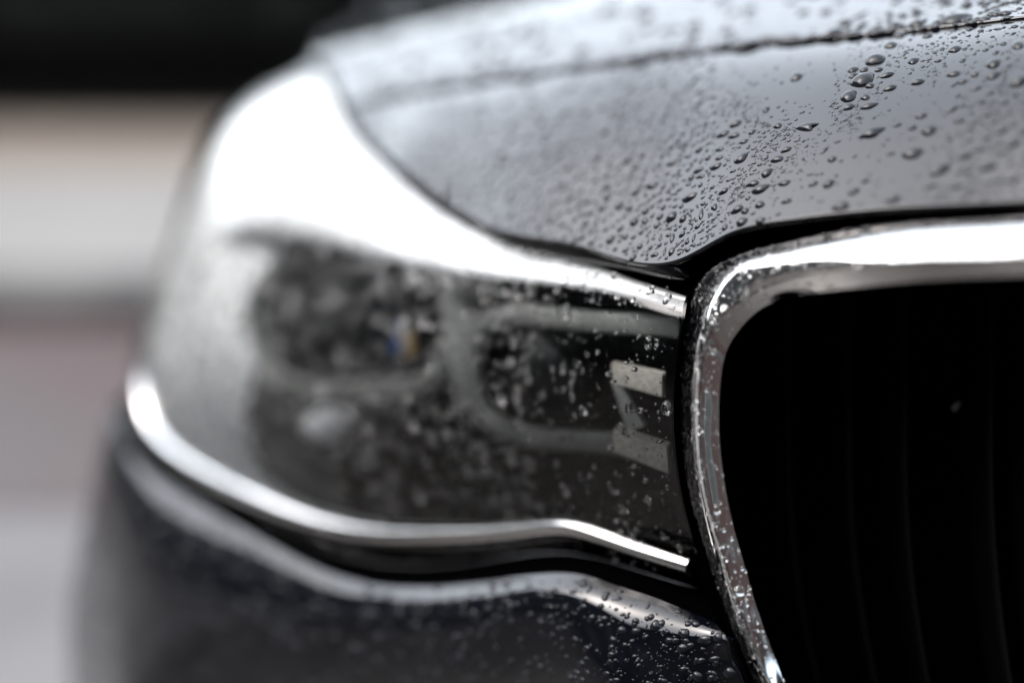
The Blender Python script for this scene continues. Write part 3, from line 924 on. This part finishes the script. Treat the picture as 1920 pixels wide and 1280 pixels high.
# the countless smaller drops, thicker in streaks
def streak(x, y, x0, y0, x1, y1, w_):
    dx, dy = x1 - x0, y1 - y0
    t_ = max(0, min(1, ((x - x0) * dx + (y - y0) * dy) / (dx * dx + dy * dy)))
    return math.exp(-((x - x0 - t_ * dx) ** 2 + (y - y0 - t_ * dy) ** 2) / (2 * w_ * w_))
def dens_nose(x, y):
    v = .06
    v += .9 * streak(x, y, 1255, 480, 1490, 250, 26)
    v += 1.0 * streak(x, y, 1590, 210, 1670, 90, 22)
    v += .6 * streak(x, y, 1740, 120, 1800, 60, 20)
    v += .8 * streak(x, y, 1850, 170, 1925, 60, 40)
    v += .9 * streak(x, y, 1900, 230, 1800, 400, 45)
    v += .8 * streak(x, y, 1300, 260, 1390, 230, 40)
    if x < 1340:
        v += .30 * max(0, min(1, (1400 - x) / 120)) * max(0, min(1, (y - 170 + (x - 1000) * .30) / 110 if x < 1340 else 1))
        if x < 1150 and y < 300 + (900 - x) * .2: v *= .45
        v *= .9 + 1.2 * max(0, noise.noise(Vector((x * .012, y * .02, 3))) + .35)
    if 1430 < x < 1560 and y < 230: v *= .35
    return min(v, 1) * (.55 if x > 1340 else 1)
def heavy(lo, hi, p=2.2):
    return lo + (hi - lo) * (rng.random() ** p)
n = 0
for _ in range(80000):
    x, y = rng.uniform(660, 2050), rng.uniform(20, 500)
    if rng.random() > dens_nose(x, y): continue
    w_ = (heavy(2.6, 9.0, 2.4) if x < 1780 else heavy(2.5, 18, 3.0)) if x > 1340 else heavy(4.5, 22, 1.9)
    if any((x - a) ** 2 + (y - b) ** 2 < ((c + w_) * .5) ** 2 for a, b, c in heroes): continue
    r_ = screen_bead('nose', x, y, w_, w_ * rng.uniform(.5, .85), rng.gauss(14 if x > 1330 else 40, 12), seg=10 if w_ < 6 else 14, rings=3 if w_ < 6 else 4, seed=n + 1000, margin=2)
    if not r_: continue
    if w_ > 8: heroes.append((x, y, w_))
    if w_ > 7.5 and len(indiv) < 296 and x < 1930:
        add_individual(*r_, w_ * w_, 'nose', x, y, w_, w_ * .7, 15)
    else:
        rest.add(*r_)
    n += 1
    if n > 8000: break
n = 0
for _ in range(12000):
    x, y = rng.uniform(600, 2000), rng.uniform(-60, 190)
    v = .25 + .6 * max(0, noise.noise(Vector((x * .008 + y * .01, y * .02, 9)))) + .5 * streak(x, y, 1700, 60, 1760, -20, 40) + .6 * streak(x, y, 1850, 10, 1920, 0, 60)
    if rng.random() > v: continue
    w_ = heavy(2.5, 30, 3.2)
    r_ = screen_bead('bonnet', x, y, w_, w_ * rng.uniform(.4, .7), rng.gauss(14, 12), seg=10, rings=3, seed=n + 9000)
    if r_: rest.add(*r_); n += 1
    if n > 1100: break
# seam beads, clinging to the edge of the bonnet
for k in range(120):
    x = rng.uniform(640, 1900)
    ys = np.interp(x, [p[0] for p in seam[::-1]], [p[1] for p in seam[::-1]])
    r_ = screen_bead('bonnet', x, ys - rng.uniform(6, 12), heavy(8, 40, 2), heavy(5, 11, 1.5), 8, seg=14, rings=4, seed=k + 20000)
    if r_: rest.add(*r_)
n = 0
for _ in range(16000):      # bumper
    x, y = rng.uniform(120, 1420), rng.uniform(800, 1290)
    v = .22 + (.10 if x > 1150 else 0)
    if rng.random() > v: continue
    w_ = heavy(3, 18, 3) if x > 1100 else heavy(3, 18, 2.5)
    r_ = screen_bead('bumper', x, y, w_, w_ * rng.uniform(.6, 1.0), rng.gauss(20, 30), seg=10, rings=3, seed=n + 30000, margin=2)
    if r_: rest.add(*r_); n += 1
    if n > 3000: break
BUML = ['leftmost raindrop on the pale bumper corner', 'round raindrop second from left on the bumper corner', 'flat raindrop near the tip of the bumper corner', 'raindrop right at the tip of the bumper corner',
        'flat raindrop in the middle of the bumper corner', 'lowest right raindrop by the bumper edge', 'lowest raindrop in the middle of the bumper corner', 'small flat raindrop below the tip of the bumper corner', 'small raindrop between the two left ones on the bumper corner']
for (x, y, w_, h_) in [(1229, 1172, 20, 26), (1283, 1187, 20, 24), (1320, 1198, 26, 18), (1346, 1194, 18, 22), (1280, 1215, 26, 18), (1368, 1262, 24, 26), (1308, 1268, 20, 24), (1340, 1235, 22, 14), (1255, 1200, 16, 14)]:
    r_ = screen_bead('bumper', x, y, w_, h_, 10, seg=20, rings=5, seed=int(x))
    if r_: indiv.append((w_ * h_, *r_, BUML.pop(0)))
# lens: rounder drops and short runs
n = 0
for _ in range(14000):
    x, y = rng.uniform(260, 1285), rng.uniform(150, 1070)
    v = (.65 if x < 1000 else .22) if y > 450 else .25
    if rng.random() > v: continue
    w_ = heavy(2.8, 13, 2.6) if x < 1050 else heavy(2.5, 15, 3.2)
    tall = rng.random() < .25
    r_ = screen_bead('lens', x, y, w_, w_ * (rng.uniform(1.3, 2.4) if tall else rng.uniform(.8, 1.15)), rng.gauss(0, 8), seg=10 if w_ < 8 else 14, rings=3 if w_ < 8 else 5, seed=n + 50000, h=.6, margin=2)
    if r_: restg.add(*r_); n += 1
    if n > 4600: break
LENL = ['tall clear raindrop at the right edge of the lens, beside the pale bracket', 'thin upright raindrop low on the right of the lens', 'upright raindrop left of the lower pale bracket', 'raindrop just left of the upright one by the pale bracket',
        'left one of two raindrops under the top strip of the lens', 'right one of two raindrops under the top strip of the lens', 'raindrop in the middle of the dark right lamp', 'raindrop low in the dark right lamp',
        'blurred raindrop below the divider of the two lamps', 'rightmost of three raindrops hanging under the bonnet edge', 'middle one of three raindrops hanging under the bonnet edge', 'leftmost of three raindrops hanging under the bonnet edge']
CLEARLABS = set(LENL)
for (x, y, w_, h_) in [(1250, 765, 22, 36), (1215, 937, 9, 22), (1092, 770, 14, 26), (1072, 745, 12, 22), (960, 582, 16, 20), (1062, 590, 16, 24), (958, 680, 16, 22), (940, 748, 12, 24),
                       (845, 775, 20, 24), (1068, 475, 16, 22), (1020, 478, 16, 18), (990, 470, 16, 18)]:
    r_ = screen_bead('lens', x, y, w_, h_, 0, seg=20, rings=6, seed=int(x), h=.75)
    if r_: indiv.append((w_ * h_, *r_, LENL.pop(0)))
# chrome frame: fine spray
q = SURF['frame']
nr, ns = FRd.shape[:2]
face = (q['N'] * (C0 - q['D'])).sum(2) / np.linalg.norm(C0 - q['D'], axis=2)
n = 0
while n < 4600:
    i, j = rng.randrange(2, nr - 8), rng.randrange(0, ns)
    if face[i, j] < .05 or not (1200 < q['x'][i, j] < 2050 and 380 < q['y'][i, j] < 1320): continue
    outer_zone = i < 14
    if not outer_zone and rng.random() > (.16 if i < 30 else .07): continue
    P = q['D'][i, j] + (q['D'][i, (j + 1) % ns] - q['D'][i, j]) * rng.random() + (q['D'][i + 1, j] - q['D'][i, j]) * rng.random()
    N = q['N'][i, j]
    a1 = np.cross(N, [0.3, 0.2, 1]); a1 /= np.linalg.norm(a1); a2 = np.cross(N, a1)
    r_ = heavy(.00028, .0012, 3.2) if outer_zone else heavy(.00025, .0010, 3.5)
    restg.add(*bead(P, N, a1, a2, r_, r_ * rng.uniform(.9, 1.5), h=.75, seg=10, rings=4, seed=n + 70000))
    n += 1
FRL = ['large arrow-shaped raindrop on the left side of the chrome frame', 'largest raindrop low on the chrome frame', 'dark-cored raindrop near the lower end of the chrome frame', 'small raindrop on the inner edge of the chrome frame',
       'thin upright raindrop just left of the largest low one on the chrome', 'small upright raindrop above the largest low one on the chrome', 'small raindrop just under the arrow-shaped one on the chrome', 'small raindrop on the reddish upper left of the chrome frame',
       'raindrop on the rounded corner of the chrome frame, below the white band', 'raindrop on the inner side of the rounded chrome corner', 'raindrop under the white band on the top of the chrome frame', 'tiny raindrop between the two large low ones on the chrome', 'raindrop at the pointed end of the white chrome band']
CLEARLABS |= set(FRL)
for (x, y, w_, h_) in [(1345, 955, 16, 24), (1386, 1108, 20, 26), (1397, 1185, 10, 16), (1355, 890, 7, 10), (1365, 1105, 7, 18), (1360, 1048, 8, 14), (1358, 993, 8, 12), (1336, 660, 9, 12),
                       (1345, 612, 14, 18), (1400, 570, 12, 14), (1516, 535, 14, 12), (1405, 1070, 7, 9), (1316, 562, 12, 18)]:
    r_ = screen_bead('frame', x, y, w_, h_, 0, seg=20, rings=6, seed=int(y), h=.8)
    if r_: indiv.append((w_ * h_, *r_, FRL.pop(0)))

indiv.sort(key=lambda t_: -t_[0])
indiv_named = []
SHORT = lambda t_: t_
dirs = ['right', 'upper right', 'top', 'upper left', 'left', 'lower left', 'bottom', 'lower right']
ordw = ['nearest', 'second nearest', 'third nearest', 'fourth nearest', 'fifth nearest', 'sixth nearest', 'seventh nearest', 'eighth nearest', 'ninth nearest', 'tenth nearest'] + [f'{q_}th nearest' for q_ in range(11, 30)]
LM = [(x, y, LNAME[l]) for x, y, l, s_ in LAND if l in LNAME]
LM += [(1262, 490, 'the pointed nose tip'), (720, 222, 'the far seam end'), (1000, 445, 'the black seal')]
buck = {}
for q_ in indiv[:300]:
    if isinstance(q_[3], tuple):
        sz, sh, x, y, s_ = q_[3]
        b = min(LM, key=lambda l_: (l_[0] - x) ** 2 + 2 * (l_[1] - y) ** 2)
        dd = math.hypot(x - b[0], y - b[1])
        k8 = dirs[int(round(math.degrees(math.atan2(b[1] - y, x - b[0])) / 45)) % 8]
        buck.setdefault((b[2], k8, sz, sh, s_), []).append((dd, id(q_[3])))
lab_of = {}
for (ln, k8, sz, sh, s_), L_ in buck.items():
    L_.sort()
    for k, (dd, i_) in enumerate(L_):
        side = {'top': 'above', 'bottom': 'below'}.get(k8, 'to ' + k8 + ' of')
        o_ = '' if len(L_) == 1 else (ordw[k] + ' ' if k < len(ordw) else 'outermost ')
        lab_of[i_] = f"{o_}{sz} {sh} raindrop {side} {ln}" + (' on the bonnet' if s_ == 'bonnet' else '')
for k_, q_ in enumerate(indiv):
    if isinstance(q_[3], tuple):
        indiv[k_] = (*q_[:3], lab_of.get(id(q_[3]), ''))
# which of them sit on dark paint and which on clear or bright parts
for k, (s_, V, F, lab) in enumerate(indiv):
    clear = lab in CLEARLABS
    if k >= 300:
        (restg if clear else rest).add(V, F); continue
    c = V.mean(axis=0)
    me = bpy.data.meshes.new('raindrop')
    me.from_pydata((V - c).tolist(), [], F)
    me.materials.append(M['water'] if clear else M['bead'])
    me.polygons.foreach_set("use_smooth", [True] * len(me.polygons))
    o = bpy.data.objects.new('raindrop', me)
    o.location = c
    col.objects.link(o)
    tag(o, lab, 'raindrop', 'raindrops beaded on the car')
nv = rest.n
rest.v += restg.v
nf = len(rest.f)
rest.f += [tuple(i + nv for i in f) for f in restg.f]
o = rest.build('fine_raindrops', M['bead'])
o.data.materials.append(M['water'])
mi = np.zeros(len(rest.f), dtype=np.int32); mi[nf:] = 1
o.data.polygons.foreach_set('material_index', mi)
tag(o, 'fine spray of small raindrops covering bonnet, lens, chrome and bumper', 'raindrops', 'raindrops beaded on the car', 'stuff')
